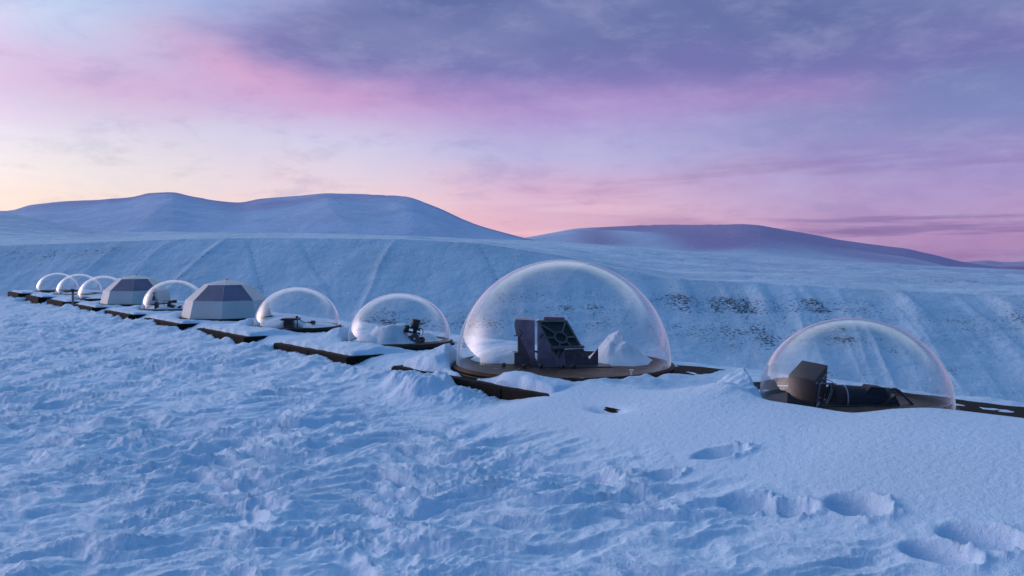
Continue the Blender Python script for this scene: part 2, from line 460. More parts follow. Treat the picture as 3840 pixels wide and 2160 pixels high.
# footprints in the soft snow: n, u, length, width, depth, angle
FEET = []
def ground_z(x, y):
    n = x * NX + y * NY; u = x * UX + y * UY
    z = .113 * np.clip(n, -12, FACE)
    z = z + .03 * fbm(x * .35, y * .35, 2, 5)
    # --- how rough the wind-packed, trodden surface is
    soft = ss(3.30 - .28 * ss(-3.2, -2.4, u), 3.70 - .32 * ss(-3.2, -2.4, u), n + .22 * fbm(u * 1.3, n * 1.3, 2, 9)) * ss(-5.9, -4.9, u + .3 * perlin(n * 2, u * 2, 4))
    near_row = ss(2.6, 4.1, n)
    for i, (a, b) in enumerate(BOXES[2:]):
        t = np.clip((b - u) / (b - a), 0, 1)
        z = z + (.030 if i == 0 else .060) * t ** .5 * ss(b + .1, b - .2, u) * ss(a - .5, a, u) * ss(3.3, 3.95, n)
    z = z + ss(3.1, 3.95, n) * ss(-5.5, -6.6, u) * (.042 + .045 * fbm(x * 2.1, y * 2.1, 4, 6, .6))
    amp = .092 * (1 - soft) * (1 - .45 * near_row) + .004
    wx = x + .16 * perlin(x * 1.7, y * 1.7, 21); wy = y + .16 * perlin(x * 1.7, y * 1.7, 22)
    # ridges trend left-right, slightly rising to the right
    ca, sa_ = math.cos(-.13), math.sin(-.13)
    rx = wx * ca + wy * sa_; ry = -wx * sa_ + wy * ca
    h0 = fbm(rx * 2.0, ry * 4.9, 2, 31, .45)
    ry2 = ry + .062 * h0 + .02 * perlin(rx * 6, ry * 6, 33)
    r1 = fbm(rx * 2.0, ry2 * 4.9, 3, 31, .45)
    rr2 = ridge(rx * 3.8, ry2 * 9.5, 2, 43, .5)
    mod = .60 + .55 * ss(-.5, .5, perlin(x * .8, y * .8, 51))
    r3 = ridge(rx * 7, ry2 * 15, 3, 61, .6)
    crumb = ss(.0, .6, perlin(x * 1.9, y * 2.6, 65))
    z = z + amp * mod * (.62 * r1 + .30 * rr2 + (.10 + .13 * crumb) * r3)
    z = z + .0035 * fbm(x * 14, y * 14, 2, 71) * (.5 + soft)
    # --- the soft dune in front of the nearest dome
    cr = ss(-5.0, -4.3, u)
    crest = .605 + .068 * ss(-4.2, -3.0, u) + .012 * perlin(u * 1.1, 3.3, 8)
    crest = crest + .03 * ss(-2.4, -1.9, u)
    nc = 4.42 + 1.15 * ss(-2.3, -1.9, u)
    q_ = np.clip((n - 3.05) / (4.42 - 3.05), 0, 1)
    zb_ = np.minimum(z, .40 + .3 * (z - .113 * np.clip(n, -12, FACE)))
    prof = zb_ + (crest - zb_) * (.3 * q_ + .7 * q_ * q_ * (3 - 2 * q_))
    top_ = crest - (crest - .56) * ss(4.75, 5.6, n)
    prof = np.where(n > 4.42, top_ - 1.1 * np.clip(n - nc, 0, None) ** 1.2, prof)
    dune = np.where((cr > .0) & (n > 3.05), z * (1 - cr) + prof * cr, -9)
    # --- platform tops and the gaps between
    inb = np.zeros_like(x)
    for a, b in BOXES:
        inb = np.maximum(inb, ss(a - .0, a + .09, u + .02 * perlin(u * 9, n * 9, 77)) * ss(b + .0, b - .09, u + .02 * perlin(u * 9, n * 9, 78)))
    near_box = ss(-6.8, -6.6, u) 
    cov_n = fbm(x * 3.2, y * 3.2, 4, 91)
    cover = .024 + .018 * cov_n
    front = ss(4.9, 4.2, n)
    cover = cover + .012 * ss(-7, -9, u)
    cover = cover + .10 * np.exp(-((n - 4.16) / .20) ** 2 - ((u + 4.95) / .46) ** 2)      # hump before the large dome
    cover = cover + .055 * np.exp(-((n - 4.75) / .25) ** 2 - ((u + 4.6) / .5) ** 2)
    cover = cover + .07 * np.exp(-((n - 4.45) / .28) ** 2 - ((u + 8.0) / .6) ** 2)
    cover = cover + .05 * np.exp(-((n - 4.4) / .28) ** 2 - ((u + 10.8) / .6) ** 2)
    bare_or_shade = near_box * ss(4.75, 5.05, n)
    cover = cover - .032 * np.clip(bare_or_shade, 0, 1)
    lip = ss(FACE + .03, FACE + .12, n + .02 * perlin(u * 7, n * 7, 93)) * ss(BACK, BACK - .12, n)
    gap = .45 + (.105 + .05 * ss(-5.2, -4.5, u) * ss(4.9, 4.5, n)) * ss(FACE + .02, 4.45, n) + .02 * perlin(x * 2.0, y * 2.0, 95) + .01 * fbm(x * 7, y * 7, 2, 96)
    low = gap
    zin = np.where(n > FACE, gap, z)
    zpl = np.where(inb * lip > .0, low * (1 - inb * lip) + (TOP + cover) * (inb * lip), zin)
    face_dip = -.05 * np.exp(-((n - FACE + .10) / .22) ** 2) * inb * (.4 + .9 * ss(-.4, .5, perlin(u * 1.6, 2.2, 97)))
    face_dip = face_dip - .04 * np.exp(-((n - FACE) / .25) ** 2) * ss(-6.0, -5.7, u) * ss(-4.5, -4.75, u)
    face_dip = face_dip - .10 * ss(-19, -24, u) * np.exp(-((n - FACE + .1) / .35) ** 2)
    z = np.where(n > FACE, zpl + face_dip * (1 - inb * lip), z + face_dip)
    z = np.maximum(z, dune)
    # --- wind drifts piled against the left flank of every dome
    for (cx, cy, r), h, isd in ROUND:
        px = cx - (r - .02); py = cy + .10
        tx, ty = -.93, -.37
        al = (x - px) * tx + (y - py) * ty; pe = -(x - px) * ty + (y - py) * tx
        w = min(r / .6, 1.12)
        sp = np.where(al > 0, 1 / (1 + (np.abs(al) / (.30 * w)) ** 1.7), np.exp(-(al / (.20 * w)) ** 2)) * np.exp(-(pe / ((np.where(pe < 0, .34, .26) + .34 * np.clip(al, 0, 1.2)) * w ** .5)) ** 2)
        streak = .9 + .16 * ridge(pe * 7, al * 2.0, 2, 101, .5)
        zt = np.maximum(z, .50) + h * sp * streak + .012 * fbm(x * 9, y * 9, 3, 102) * ss(.1, .4, sp)
        wz = ss(.04, .62, sp)
        z = np.where(sp > .04, z * (1 - wz) + np.maximum(z, zt) * wz, z)
        dist = np.hypot(x - cx, y - cy)
        k = .4 * ss(r + .035, r + .06, dist) + .6 * ss(r + .04, r + .11, dist)
        z = np.where(dist < r + .25, np.where(z > .56, .56 + (z - .56) * k, z), z)
        z = np.where(dist < r + .07, np.where(z > .5, .50 + (z - .50) * ss(r + .035, r + .07, dist), z), z)
        z = np.where(dist < r + .03, .49, z)
    # --- snow banked against the near side of the large dome's base
    cx, cy, r = D_BIG
    dist = np.hypot(x - cx, y - cy)
    bank = TOP + .055 + .04 * fbm(x * 3.1, y * 3.1, 3, 131)
    wb = ss(r + .05, r + .075, dist) * ss(r + .40, r + .12, dist) * ss(-.35, -.75, (y - cy) / np.maximum(dist, .1)) * ss(-.75, -.45, (x - cx) / np.maximum(dist, .1))
    z = np.where((wb > 0) & (n > FACE + .05), np.maximum(z, z * (1 - wb) + bank * wb), z)
    # --- loose snow tumbled over the platform edge
    for bx, by, bh, br in ((-.70, 6.72, .585, .26), (-.42, 6.55, .50, .30), (-.95, 7.05, .57, .16)):
        g = np.exp(-(((x - bx) / br) ** 2 + ((y - by) / (br * 1.25)) ** 2))
        hz_ = bh + .045 * fbm(x * 6, y * 6, 4, 121, .6)
        z = np.where(g > .02, np.maximum(z, z + (hz_ - z) * ss(.05, .75, g)), z)
    # --- footprints
    for fx, fy, ln, wd, dp, an in FEET:
        c, s_ = math.cos(an), math.sin(an)
        a = ((x - fx) * c + (y - fy) * s_) / ln; b = (-(x - fx) * s_ + (y - fy) * c) / wd
        q = np.sqrt(a * a + b * b) + .09 * perlin(x * 11, y * 11, 111) + .12 * ss(0, .8, a) * perlin(x * 26, y * 26, 112)
        z = z - dp * ss(1.0, .68, q) + .16 * dp * np.exp(-((q - 1.12) / .16) ** 2) * (.4 + ss(-.3, .8, a)) 
        crumbs = np.exp(-((q - 1.08) / .22) ** 2) * ss(-.1, .6, a) * ss(.05, .5, fbm(x * 24, y * 24, 2, 113))
        z = z + .014 * crumbs
    z = z - .085 * np.exp(-((n - 3.93) / .05) ** 2 - ((u + 3.72) / .13) ** 2)
    # --- beyond the row and past its far end the ground falls to the valley
    drop = np.maximum(np.clip(n - (BACK + .05), 0, None), np.clip(-30.9 - u, 0, None))
    z = z - .72 * np.where(drop < .5, drop * drop, drop - .25)
    return z

def px_ground(px, py):
    a = (px - 1920) / 3000.0; b = (py - 977) / 3000.0
    yy = np.linspace(2.4, 7, 900)
    g = ground_z(a * yy, yy) - (CAM_Z - b * yy)
    i = int(np.argmax(g > 0))
    return a * yy[i], yy[i]
feet = []
for px, py, ln, wd, dp, an in ((3215, 1900, .15, .085, .085, -48), (3680, 2020, .17, .08, .085, -46), (3520, 2080, .15, .07, .07, -44),
                               (2960, 1920, .12, .07, .06, -30), (2800, 1895, .14, .07, .05, -20), (2700, 1700, .15, .07, .06, -10),
                               (2480, 1780, .12, .06, .05, 0)):
    x, y = px_ground(px, py); feet.append((x, y, ln, wd, dp, math.radians(an)))
FEET = feet
def build_ground():
    th = np.concatenate([np.linspace(-180, -41, 120, endpoint=False), np.linspace(-41, 41, 1000, endpoint=False), np.linspace(41, 180, 120, endpoint=False)])
    th = np.radians(th)
    r = np.concatenate([np.linspace(.05, 2.6, 16, endpoint=False), np.geomspace(2.6, 7.6, 420, endpoint=False),
                        np.geomspace(7.6, 33, 400, endpoint=False), np.geomspace(33, 420, 30)])
    Rr, T = np.meshgrid(r, th, indexing='ij')
    x = Rr * np.sin(T); y = Rr * np.cos(T)
    z = ground_z(x, y)
    o = grid_obj('snow_field', np.stack([x, y, z], -1), M_SNOW, close=True)
    tag(o, kind='structure')
build_ground()

# ------------------------------------------------------------------ hills
def prof_fn(pts):
    xs = np.array([p[0] for p in pts], float); ys = np.array([p[1] for p in pts], float)
    def f(px):
        y = np.interp(px, xs, ys)
        y2 = (np.interp(px - 25, xs, ys) + np.interp(px + 25, xs, ys) + y * 2) / 4
        return (977 - y2) / 3000.0            # slope above eye level
    return f
RIM = prof_fn([(-2500, 860), (-600, 900), (0, 922), (450, 905), (800, 893), (1100, 892), (1500, 896), (1800, 912), (2100, 958), (2300, 1005), (2500, 1045), (3000, 1070), (3400, 1092), (3840, 1112), (5200, 1150), (8000, 1180)])
PLAT = prof_fn([(-2500, 640), (-600, 730), (0, 792), (60, 803), (200, 832), (350, 860), (480, 872), (530, 876), (900, 872), (1200, 875), (1500, 884), (1800, 896), (1960, 900), (2100, 907), (2400, 928), (2600, 944), (2800, 962), (3100, 975), (3400, 992), (3840, 1012), (5200, 1040), (8000, 1060)])

def build_slope():
    px = np.concatenate([-15000 + 14840 * np.linspace(0, 1, 70, endpoint=False) ** .6, np.linspace(-160, 4000, 1000, endpoint=False), np.linspace(4000, 8500, 60)])
    a = (px - 1920) / 3000.0
    s = np.concatenate([np.linspace(-.6, 0, 20, endpoint=False), np.linspace(0, 1, 260, endpoint=False), np.linspace(1, 2, 90)])
    S, A = np.meshgrid(s, a, indexing='ij'); PX = A * 3000 + 1920
    Yb, Yr, Yp = 900.0, 1300.0, 2600.0
    Y = np.where(S < 0, Yb + S * 900, np.where(S < 1, Yb + (Yr - Yb) * S, Yr + (Yp - Yr) * (S - 1)))
    zr = CAM_Z + RIM(PX) * Yr; zp = CAM_Z + PLAT(PX) * Yp
    zb = -205.0
    t = np.clip(S, 0, 1)
    zs = zb + (zr - zb) * (t ** 1.02)
    tt = np.clip(S - 1, 0, 1)
    zpl = zr + (zp - zr) * (tt * .55 + .45 * tt * tt)
    z = np.where(S < 0, zb, np.where(S < 1, zs, zpl))
    x = A * Y
    # gullies and ribs running down the slope
    env = np.clip(np.sin(np.clip(S, 0, 1) * math.pi), 0, 1) ** .6
    gx = x * .0048 + .25 * (1 - S) + .5 * perlin(x * .002, Y * .002, 3)
    g = ridge(gx, Y * .0009, 3, 12, .5)
    right = ss(1900, 2500, PX)
    z = z + env * g * (5.5 + 4.5 * right)
    # buttresses at the rim on the right
    bt = np.maximum(0, perlin(x * .020, 1.7 + 0 * x, 14)) * np.exp(-((S - .86) / .12) ** 2) * right
    z = z + bt * 16
    # long diagonal ribs to the left of centre
    ribrock = np.zeros_like(z)
    for x0, x1, w, h, rk in ((850, 290, 16, 5, .3), (922, 1060, 12, -3, .3), (1105, 1400, 12, -2.5, .22), (1478, 1240, 14, 4.5, .25), (450, -60, 26, 5, 0), (1790, 2010, 16, -3, .3), (640, 60, 30, 4, 0)):
        cxp = x1 + (x0 - x1) * np.clip(S, 0, 1) ** 1.3 + 16 * perlin(S * 4, x0 + 0 * S, 5)
        z = z + (.5 * h) * (np.exp(-((PX - cxp) / w) ** 2) + .8 * np.exp(-np.abs(PX - cxp - w) / (w * 3)) * (PX > cxp)) * ss(.05, .4, S) * ss(1.02, .93, S)
        ribrock = np.maximum(ribrock, rk * np.exp(-((PX - cxp - 4) / 12) ** 2) * ss(.55, .7, S) * ss(1.0, .97, S))
    z = z + env * 3.0 * fbm(x * .012, Y * .012, 4, 16) 
    # plateau undulation and small terrace steps
    pl = ss(1.0, 1.08, S) * ss(2.0, 1.9, S)
    z = z + pl * (8.0 * fbm(x * .0022, Y * .0055, 4, 18) + 2.6 * fbm(x * .01, Y * .02, 3, 19))
    tr = ss(2900, 3050, PX) * np.exp(-((S - 1.62) / .10) ** 2)
    z = z + tr * 11 * np.maximum(0, perlin(x * .013, 9.1 + 0 * x, 24))
    rock = np.zeros_like(z)
    def band(x0, x1, s0, ws, amt, fx=120):
        return amt * ss(x0 - fx, x0 + fx, PX) * ss(x1 + fx, x1 - fx, PX) * np.exp(-((S - s0) / ws) ** 2)
    rib = .45 + .75 * ss(-.1, .5, perlin(x * .026 + .3 * S, S * 1.5, 33))
    rock = np.maximum(rock, ribrock)
    rock = np.maximum(rock, band(2480, 3330, .80, .10, 1.0) * rib)
    rock = np.maximum(rock, band(2480, 3330, .64, .09, .9) * rib)
    rock = np.maximum(rock, band(1850, 2330, .66, .11, .70) * rib)
    rock = np.maximum(rock, band(1350, 1900, .52, .08, .72) * rib)
    rock = np.maximum(rock, band(980, 1400, .47, .05, .45) * rib)
    rock = np.maximum(rock, band(-400, 480, .93, .025, .85, 60) * rib)
    rock = np.maximum(rock, band(2700, 3900, .40, .16, .50) * ss(.1, .6, perlin(x * .02, Y * .02, 35)))
    rock = np.maximum(rock, band(3450, 4600, .72, .12, .62) * rib)
    rock = np.maximum(rock, band(3300, 4800, 1.35, .05, .55) * rib)
    strata = .45 + .65 * ss(-.15, .25, perlin(z * .085 + .6 * perlin(x * .004, S, 7), x * .0015, 39))
    rock = np.minimum(rock, .88) * strata
    bare_or_shade = np.clip(.30 * ss(1.3, 2.0, S) * ss(2300, 3400, PX) + .30 * ss(1.2, 1.9, S) * ss(650, 300, PX) + .25 * pl * ss(1900, 2600, PX) * ss(-.1, .5, fbm(x * .0016, Y * .008, 4, 29)), 0, 1)  # left hill tinted darker as its shaded side; plateau streaks are bare ground
    o = grid_obj('hills', np.stack([x, Y, z], -1), hill_mat('hill_snow', (.60, .75, .90, 1), (.36, .36, .60, 1)), {'rock': rock, 'bare_or_shade': bare_or_shade})
    tag(o, kind='structure')
build_slope()

def build_range(name, pts, Yn, Yf, zn_px, material, fold, seed, bare_shade_fn):
    f = prof_fn(pts)
    px = np.linspace(pts[0][0], pts[-1][0], 760)
    a = (px - 1920) / 3000.0
    s = np.concatenate([np.linspace(0, 1, 150, endpoint=False), np.linspace(1, 1.6, 16)])
    S, A = np.meshgrid(s, a, indexing='ij'); PX = A * 3000 + 1920
    Y = Yn + (Yf - Yn) * S
    z0 = CAM_Z + (977 - zn_px) / 3000.0 * Yn
    zt = CAM_Z + f(PX) * Yf
    t = np.clip(S, 0, 1)
    z = z0 + (zt - z0) * (1 - (1 - t) ** 1.5 * (1 - .25 * t))
    z = np.where(S > 1, zt - (S - 1) * (Yf - Yn) * .25, z)
    x = A * Y
    k = 1.0 / fold
    e = np.sin(np.clip(S, 0, 1) * math.pi) ** .8
    z = z + e * (zt - z0) * ss(1.0, .8, S) * (.06 * ridge(x * k * .8 + 1.6 * t, Y * k * .2, 2, seed, .3) + .06 * fbm(x * k * .6 + 1.3 * t, Y * k * .25, 3, seed, .35) + .008 * fbm(x * k * 4, Y * k * 4, 4, seed + 3))
    o = grid_obj(name, np.stack([x, Y, z], -1), material, {'rock': np.zeros_like(z), 'bare_or_shade': bare_shade_fn(PX, S, x, Y)})
    tag(o, kind='structure')
MTN_A = [(-2500, 700), (-300, 800), (50, 797), (70, 788), (120, 776), (225, 766), (375, 758), (500, 746), (540, 736), (575, 731), (650, 729), (700, 741), (750, 751), (800, 756), (880, 763), (920, 762), (960, 750), (1100, 740), (1220, 732), (1350, 739), (1450, 748), (1545, 751), (1570, 760), (1640, 785), (1720, 820), (1800, 850), (1880, 872), (1960, 893), (2100, 925), (2400, 990)]
MTN_D = [(1500, 985), (1850, 915), (1975, 893), (2050, 880), (2150, 862), (2300, 858), (2500, 856), (2700, 854), (2780, 851), (2850, 855), (3000, 880), (3150, 907), (3300, 925), (3400, 935), (3500, 955), (3600, 980), (3680, 992), (3840, 1012), (4300, 1030)]
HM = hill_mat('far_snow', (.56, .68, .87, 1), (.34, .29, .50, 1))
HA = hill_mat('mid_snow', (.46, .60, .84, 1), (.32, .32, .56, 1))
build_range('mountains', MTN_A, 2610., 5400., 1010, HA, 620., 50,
            lambda PX, S, x, Y: np.clip(ss(.35, .95, S + .30 * perlin(x * .0012, Y * .0012, 61)) * .85, 0, 1))  # violet of the dusk light put into the upper slopes' colour
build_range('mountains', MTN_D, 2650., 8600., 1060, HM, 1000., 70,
            lambda PX, S, x, Y: np.clip(ss(.12, .30, S + .10 * perlin(x * .0015, Y * .0015, 62)) * (1 - .8 * ss(2260, 2120, PX + 60 * perlin(S * 9, x * .001, 63))) * (1 - .8 * np.exp(-((PX - 2330 - 500 * (.45 - S)) / 110) ** 2) * ss(.55, .4, S)), 0, 1))  # dusk violet painted over bare rock, with paler lit patches at left
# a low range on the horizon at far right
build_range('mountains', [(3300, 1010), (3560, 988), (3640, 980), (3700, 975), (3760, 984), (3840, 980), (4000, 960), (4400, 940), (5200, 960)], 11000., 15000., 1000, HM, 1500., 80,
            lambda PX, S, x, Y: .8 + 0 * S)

# ------------------------------------------------------------------ platforms
PG = 'concrete roof platforms in a row along the slope'
PLAB = ['dark concrete roof platform under the nearest dome, mostly buried by the smooth dune',
        'brown speckled concrete platform with cracked face under the largest dome',
        'dark concrete platform under the dome with the tilted camera and volcano-shaped snow',
        'dark concrete platform under the clear dome holding a flat-topped instrument',
        'dark concrete platform under the larger-looking, nearer white faceted hut',
        'dark platform with ragged snowy edge under the dome between the two white huts',
        'dark platform edge below the farther white faceted hut',
        'dark concrete platform beside the rusty post, under third dome from the left',
        'dark concrete platform, second from the far left end of the row',
        'dark concrete platform at the far left end of the row']
for i, (a, b) in enumerate(BOXES):
    x, y = nu((FACE + BACK) / 2, (a + b) / 2)
    e = empty('concrete_platform', (x, y, -.4), -(math.pi / 2 - PHI))
    tag(e, PLAB[i], 'platform', PG)
    L, Dp = b - a, BACK - FACE
    # local x = along the row (U), local y = N
    H = TOP + .4
    mb = MB()
    rnd = random.Random(i + 3)
    k = 4 if i < 3 else 2
    xs = [-L / 2 + L * j / k + (rnd.uniform(-.06, .06) if 0 < j < k else 0) for j in range(k + 1)]
    for j in range(k):
        g = .004
        mb.box(((xs[j] + xs[j + 1]) / 2, -Dp / 2 + .06 + rnd.uniform(-.003, .003), (H - .012) / 2), (xs[j + 1] - xs[j] - 2 * g, .12, H - .012))
    for sx_ in (-1, 1):
        mb.box((sx_ * (L / 2 - .06), .062, (H - .012) / 2), (.12, Dp - .128, H - .012))
    mb.box((0, Dp / 2 - .06 + .004, (H - .012) / 2), (L - .26, .12, H - .012))
    mb.build('wall', M_CONC, e, .006)
    MB().box((0, .0, H - .012), (L - .02, Dp - .02, .024)).build('roof', M_ROOF, e, .003)

# ------------------------------------------------------------------ domes
def make_dome(name, r, squash=.975, big=False, z0=0.0):
    e = empty(name, (0, 0, 0))
    prof = []
    sk = .05
    prof.append((r, 0.0)); prof.append((r, sk * .5)); prof.append((r, sk))
    for k in range(1, 40):
        t = math.pi / 2 * k / 40
        prof.append((r * math.cos(t), sk + (r * squash - sk) * math.sin(t)))
    prof.append((.0008, r * squash))
    sh = MB().lathe(prof, 128).build('shell', M_GLASS, e)
    if big:
        MB().lathe([(0.001, .0), (r + .035, .0), (r + .035, .028), (r + .006, .028), (r + .006, .034), (r - .012, .034), (r - .012, .012), (.001, .012)], 96).build('base_plate', M_WOOD, e)
        MB().lathe([(r + .036, -.022), (r + .046, -.022), (r + .046, -.004), (r + .036, -.004), (r + .036, -.022)], 96).build('seal_ring', M_RUBBER, e)
    else:
        MB().lathe([(r - .03, -.04), (r + .028, -.04), (r + .028, .020), (r + .006, .022), (r + .006, .030), (r - .010, .030), (r - .010, .012), (r - .03, .012), (r - .03, -.04)], 96).build('base_ring', M_RUBBER, e)
        MB().lathe([(.001, .0), (r - .034, .0), (r - .034, .008), (.001, .008)], 64).build('base_plate', M_WOOD, e)
    return e
def copy_tree(o, parent=None):
    c = o.copy(); COL.objects.link(c); c.parent = parent
    for ch in list(o.children): copy_tree(ch, c)
    return c
DG = 'clear acrylic domes on the roof platforms'
zb = TOP + .030
big = make_dome('observation_dome', D_BIG[2], 1.005, True)
big.location = (D_BIG[0], D_BIG[1], TOP + .022)
tag(big, 'the largest clear dome, covering the ribbed dark mirror mount on a brown base', 'dome', DG)
small = make_dome('observation_dome', RD)
DL = [(D_RIGHT, 'clear dome at the right of the photo covering the black tilted box and cylinder'),
      (D_A, 'clear dome just left of the largest one, with volcano-shaped snow inside'),
      (D_B, 'clear dome right of the nearer white hut, flat-topped instrument inside'),
      (D_C, 'clear dome standing between the two white faceted huts'),
      (D_D, 'third clear dome from the left, partly behind the farther white hut'),
      (D_E, 'second clear dome from the left, overlapping its two neighbours, behind the post'),
      (D_F, 'leftmost and farthest clear empty dome of the row')]
for i, (d_, lab) in enumerate(DL):
    o = small if i == 0 else copy_tree(small)
    o.location = (d_[0], d_[1], zb); o.rotation_euler = (0, 0, .7 * i)
    tag(o, lab, 'dome', DG)

# ------------------------------------------------------------------ faceted huts
def make_hut():
    e = empty('faceted_hut', (0, 0, 0))
    rings = [(.735, .0), (.665, .285), (.365, .545)]
    ap = .635
    def V(k, i):
        r, z = rings[i]; t = math.radians(-96 + 45 * k)
        return Vector((r * math.sin(t), -r * math.cos(t), z))
    wall = MB(); up = MB(); roof = MB(); seam = MB()
    for k in range(8):
        wall.add([V(k, 0), V(k + 1, 0), V(k + 1, 1), V(k, 1)], [(0, 1, 2, 3)])
        q = [V(k, 1), V(k + 1, 1), V(k + 1, 2), V(k, 2)]
        if k in (1, 2):
            w = MB().add(q, [(0, 1, 2, 3)])
            wo_ = w.build('window', M_WIN, e)
            so = wo_.modifiers.new('s', 'SOLIDIFY'); so.thickness = .012; so.offset = 0
        else:
            up.add(q, [(0, 1, 2, 3)])
        roof.add([V(k, 2), V(k + 1, 2), Vector((0, 0, ap))], [(0, 1, 2)])
        seam.tube([V(k, 0), V(k, 1)], .006, 6); seam.tube([V(k, 1), V(k, 2)], .006, 6); seam.tube([V(k, 2), Vector((0, 0, ap))], .006, 6)
        seam.tube([V(k, 2), V(k + 1, 2)], .008, 6); seam.tube([V(k, 1), V(k + 1, 1)], .005, 6)
    for mb, nm in ((wall, 'lower_wall'), (up, 'upper_wall'), (roof, 'roof')):
        o = mb.build(nm, M_FAB, e); so = o.modifiers.new('s', 'SOLIDIFY'); so.thickness = .012; so.offset = 0
    seam.build('seam', M_SEAM, e)
    cap = MB().lathe([(.001, ap + .022), (.03, ap + .016), (.035, ap - .004), (.001, ap - .004)], 16); cap.build('cap', M_FAB, e)
    bs = MB()
    for k in range(8):
        p, q = V(k, 0), V(k + 1, 0)
        bs.add([p * 1.02, q * 1.02, q * 1.02 - Vector((0, 0, .05)), p * 1.02 - Vector((0, 0, .05))], [(0, 1, 2, 3)])
    o = bs.build('base_frame', M_RUBBER, e); so = o.modifiers.new('s', 'SOLIDIFY'); so.thickness = .03; so.offset = 0
    return e
hut = make_hut()
hut.location = (T_NEAR[0], T_NEAR[1], TOP + .04); hut.rotation_euler = (0, 0, math.atan2(-T_NEAR[0], T_NEAR[1]))
tag(hut, 'nearer white faceted hut with two dark upper panels, left of the flat-topped instrument dome', 'hut', 'white faceted huts')
h2 = copy_tree(hut); h2.location = (T_FAR[0], T_FAR[1], TOP + .04); h2.rotation_euler = (0, 0, math.atan2(-T_FAR[0], T_FAR[1]))
tag(h2, 'farther white faceted hut with two dark upper panels, behind the dome with two instruments', 'hut', 'white faceted huts')

# ------------------------------------------------------------------ snow piles
def pile(name, cx, cy, z0, rx, ry, h, label, kind='cone', seed=0, rot=0.0, res=70):
    s = np.linspace(0, 1, res); t = np.linspace(0, 2 * math.pi, 96, endpoint=False)
    S, T = np.meshgrid(s, t, indexing='ij')
    lx = S * np.cos(T); ly = S * np.sin(T)
    if kind == 'cone': f = ((1 - S) ** 1.5) * .80 + .20 * (1 - S * S) - .05 * np.exp(-(S / .12) ** 2)
    elif kind == 'volcano': f = np.minimum((1 - S) ** 1.5 * 1.55, .62 + .02 * np.cos(T)) / .62 * (1 - .05 * ss(.25, 0, S))
    else: f = (1 - S ** 2) ** .8
    wr = 1 + .14 * perlin(lx * 2 + seed, ly * 2, seed)
    z = h * f * (1 + .12 * fbm(lx * 2.2 + seed, ly * 2.2, 4, seed + 5) * (1.8 if kind == 'cone' else 1) * np.sin(np.clip(S, 0, 1) * math.pi)) - .004
    X = lx * rx * wr; Y = ly * ry * wr
    c, s_ = math.cos(rot), math.sin(rot)
    P = np.stack([X * c - Y * s_, X * s_ + Y * c, z], -1)
    o = grid_obj(name, P, M_PILE, close=True)
    o.location = (cx, cy, z0)
    tag(o, label, 'snow pile', 'snow piles blown in under the domes')
    return o
zi = zb + .008
pile('snow_pile', D_A[0] - .10, D_A[1] + .02, zi, .37, .30, .20, 'volcano-shaped flat-topped snow pile left of the tilted camera', 'volcano', 3)
pile('snow_pile', D_A[0] + .30, D_A[1] + .22, zi, .20, .22, .11, 'small pointed snow pile right of the tilted camera', 'cone', 5)
pile('snow_pile', D_A[0] - .32, D_A[1] + .05, zi, .24, .34, .10, 'low snow heap at the left rim of the volcano-snow dome', 'heap', 6)
pile('snow_pile', D_B[0] - .20, D_B[1] + .15, zi, .36, .34, .14, 'broad snow heap left of the flat-topped instrument', 'heap', 7)
pile('snow_pile', D_B[0] + .28, D_B[1] + .12, zi, .26, .34, .055, 'low snow heap right of the flat-topped instrument', 'heap', 8)
pile('snow_pile', D_BIG[0] + .56, D_BIG[1] + .30, TOP + .034, .33, .40, .32, 'tall pointed snow pile with a rounded crest inside the largest dome, right side', 'cone', 12)
pile('snow_pile', D_BIG[0] - .50, D_BIG[1] + .42, TOP + .034, .38, .36, .13, 'wide smooth snow bank inside the largest dome, left of the mirror mount', 'heap', 14)
pile('snow_pile', D_C[0] - .12, D_C[1] + .1, zi, .44, .40, .09, 'low snow layer inside the dome between the white huts', 'heap', 15)
pile('snow_pile', D_D[0] - .05, D_D[1] + .1, zi, .42, .40, .06, 'thin snow layer inside the third dome from the left', 'heap', 16)
pile('snow_pile', D_E[0] - .1, D_E[1] + .1, zi, .42, .40, .05, 'thin snow layer inside the second dome from the left', 'heap', 17)
# rounded curl of snow on the tall pile
# ------------------------------------------------------------------ mirror mount in the largest dome
def mm(zx, zy):       # outline coordinates measured on an elevation drawing -> metres
    return ((zx / 5.152 + 1850 - 2110) / 404.0, CAM_Z - (zy / 5.152 + 1150 - 977) / 404.0 - (TOP + .034) )
e = empty('mirror_mount', (D_BIG[0], D_BIG[1] - .06, TOP + .034))
tag(e, 'dark metal mirror mount with a slanted spoked frame inside the largest dome', 'instrument')
def poly(pts): return [mm(*p) for p in pts]
FL = 1195
MB().prism(poly([(425, 228), (795, 250), (800, 960), (828, 1005), (828, 1120), (735, 1040), (515, 585), (442, 545), (402, 350)]), -.02, .0).build('side_plate', M_PURP, e, .002)
MB().prism(poly([(430, 232), (795, 252), (795, 300), (430, 285)]), .0, .20).build('top_plate', M_PURP, e, .002)
MB().prism(poly([(470, 560), (530, 585), (735, 1000), (735, FL), (405, FL), (405, 880), (470, 880)]), .02, .16).build('rear_box', M_GREY, e, .003)
MB().prism(poly([(365, 835), (475, 835), (475, 860), (380, 862)]), -.01, .05).build('bracket', M_WHITE, e, .001)
MB().prism(poly([(395, 540), (475, 540), (475, 556), (395, 556)]), -.01, .03).build('bracket', M_GREY, e, .001)
MB().prism(poly([(842, 287), (862, 287), (1222, 1020), (1365, 798), (1368, FL), (842, FL)]), -.06, -.035).build('side_plate', M_PURP, e, .002)
MB().prism(poly([(742, 1010), (842, 1010), (842, FL), (742, FL)]), -.05, .06).build('foot_block', M_GREY, e, .002)
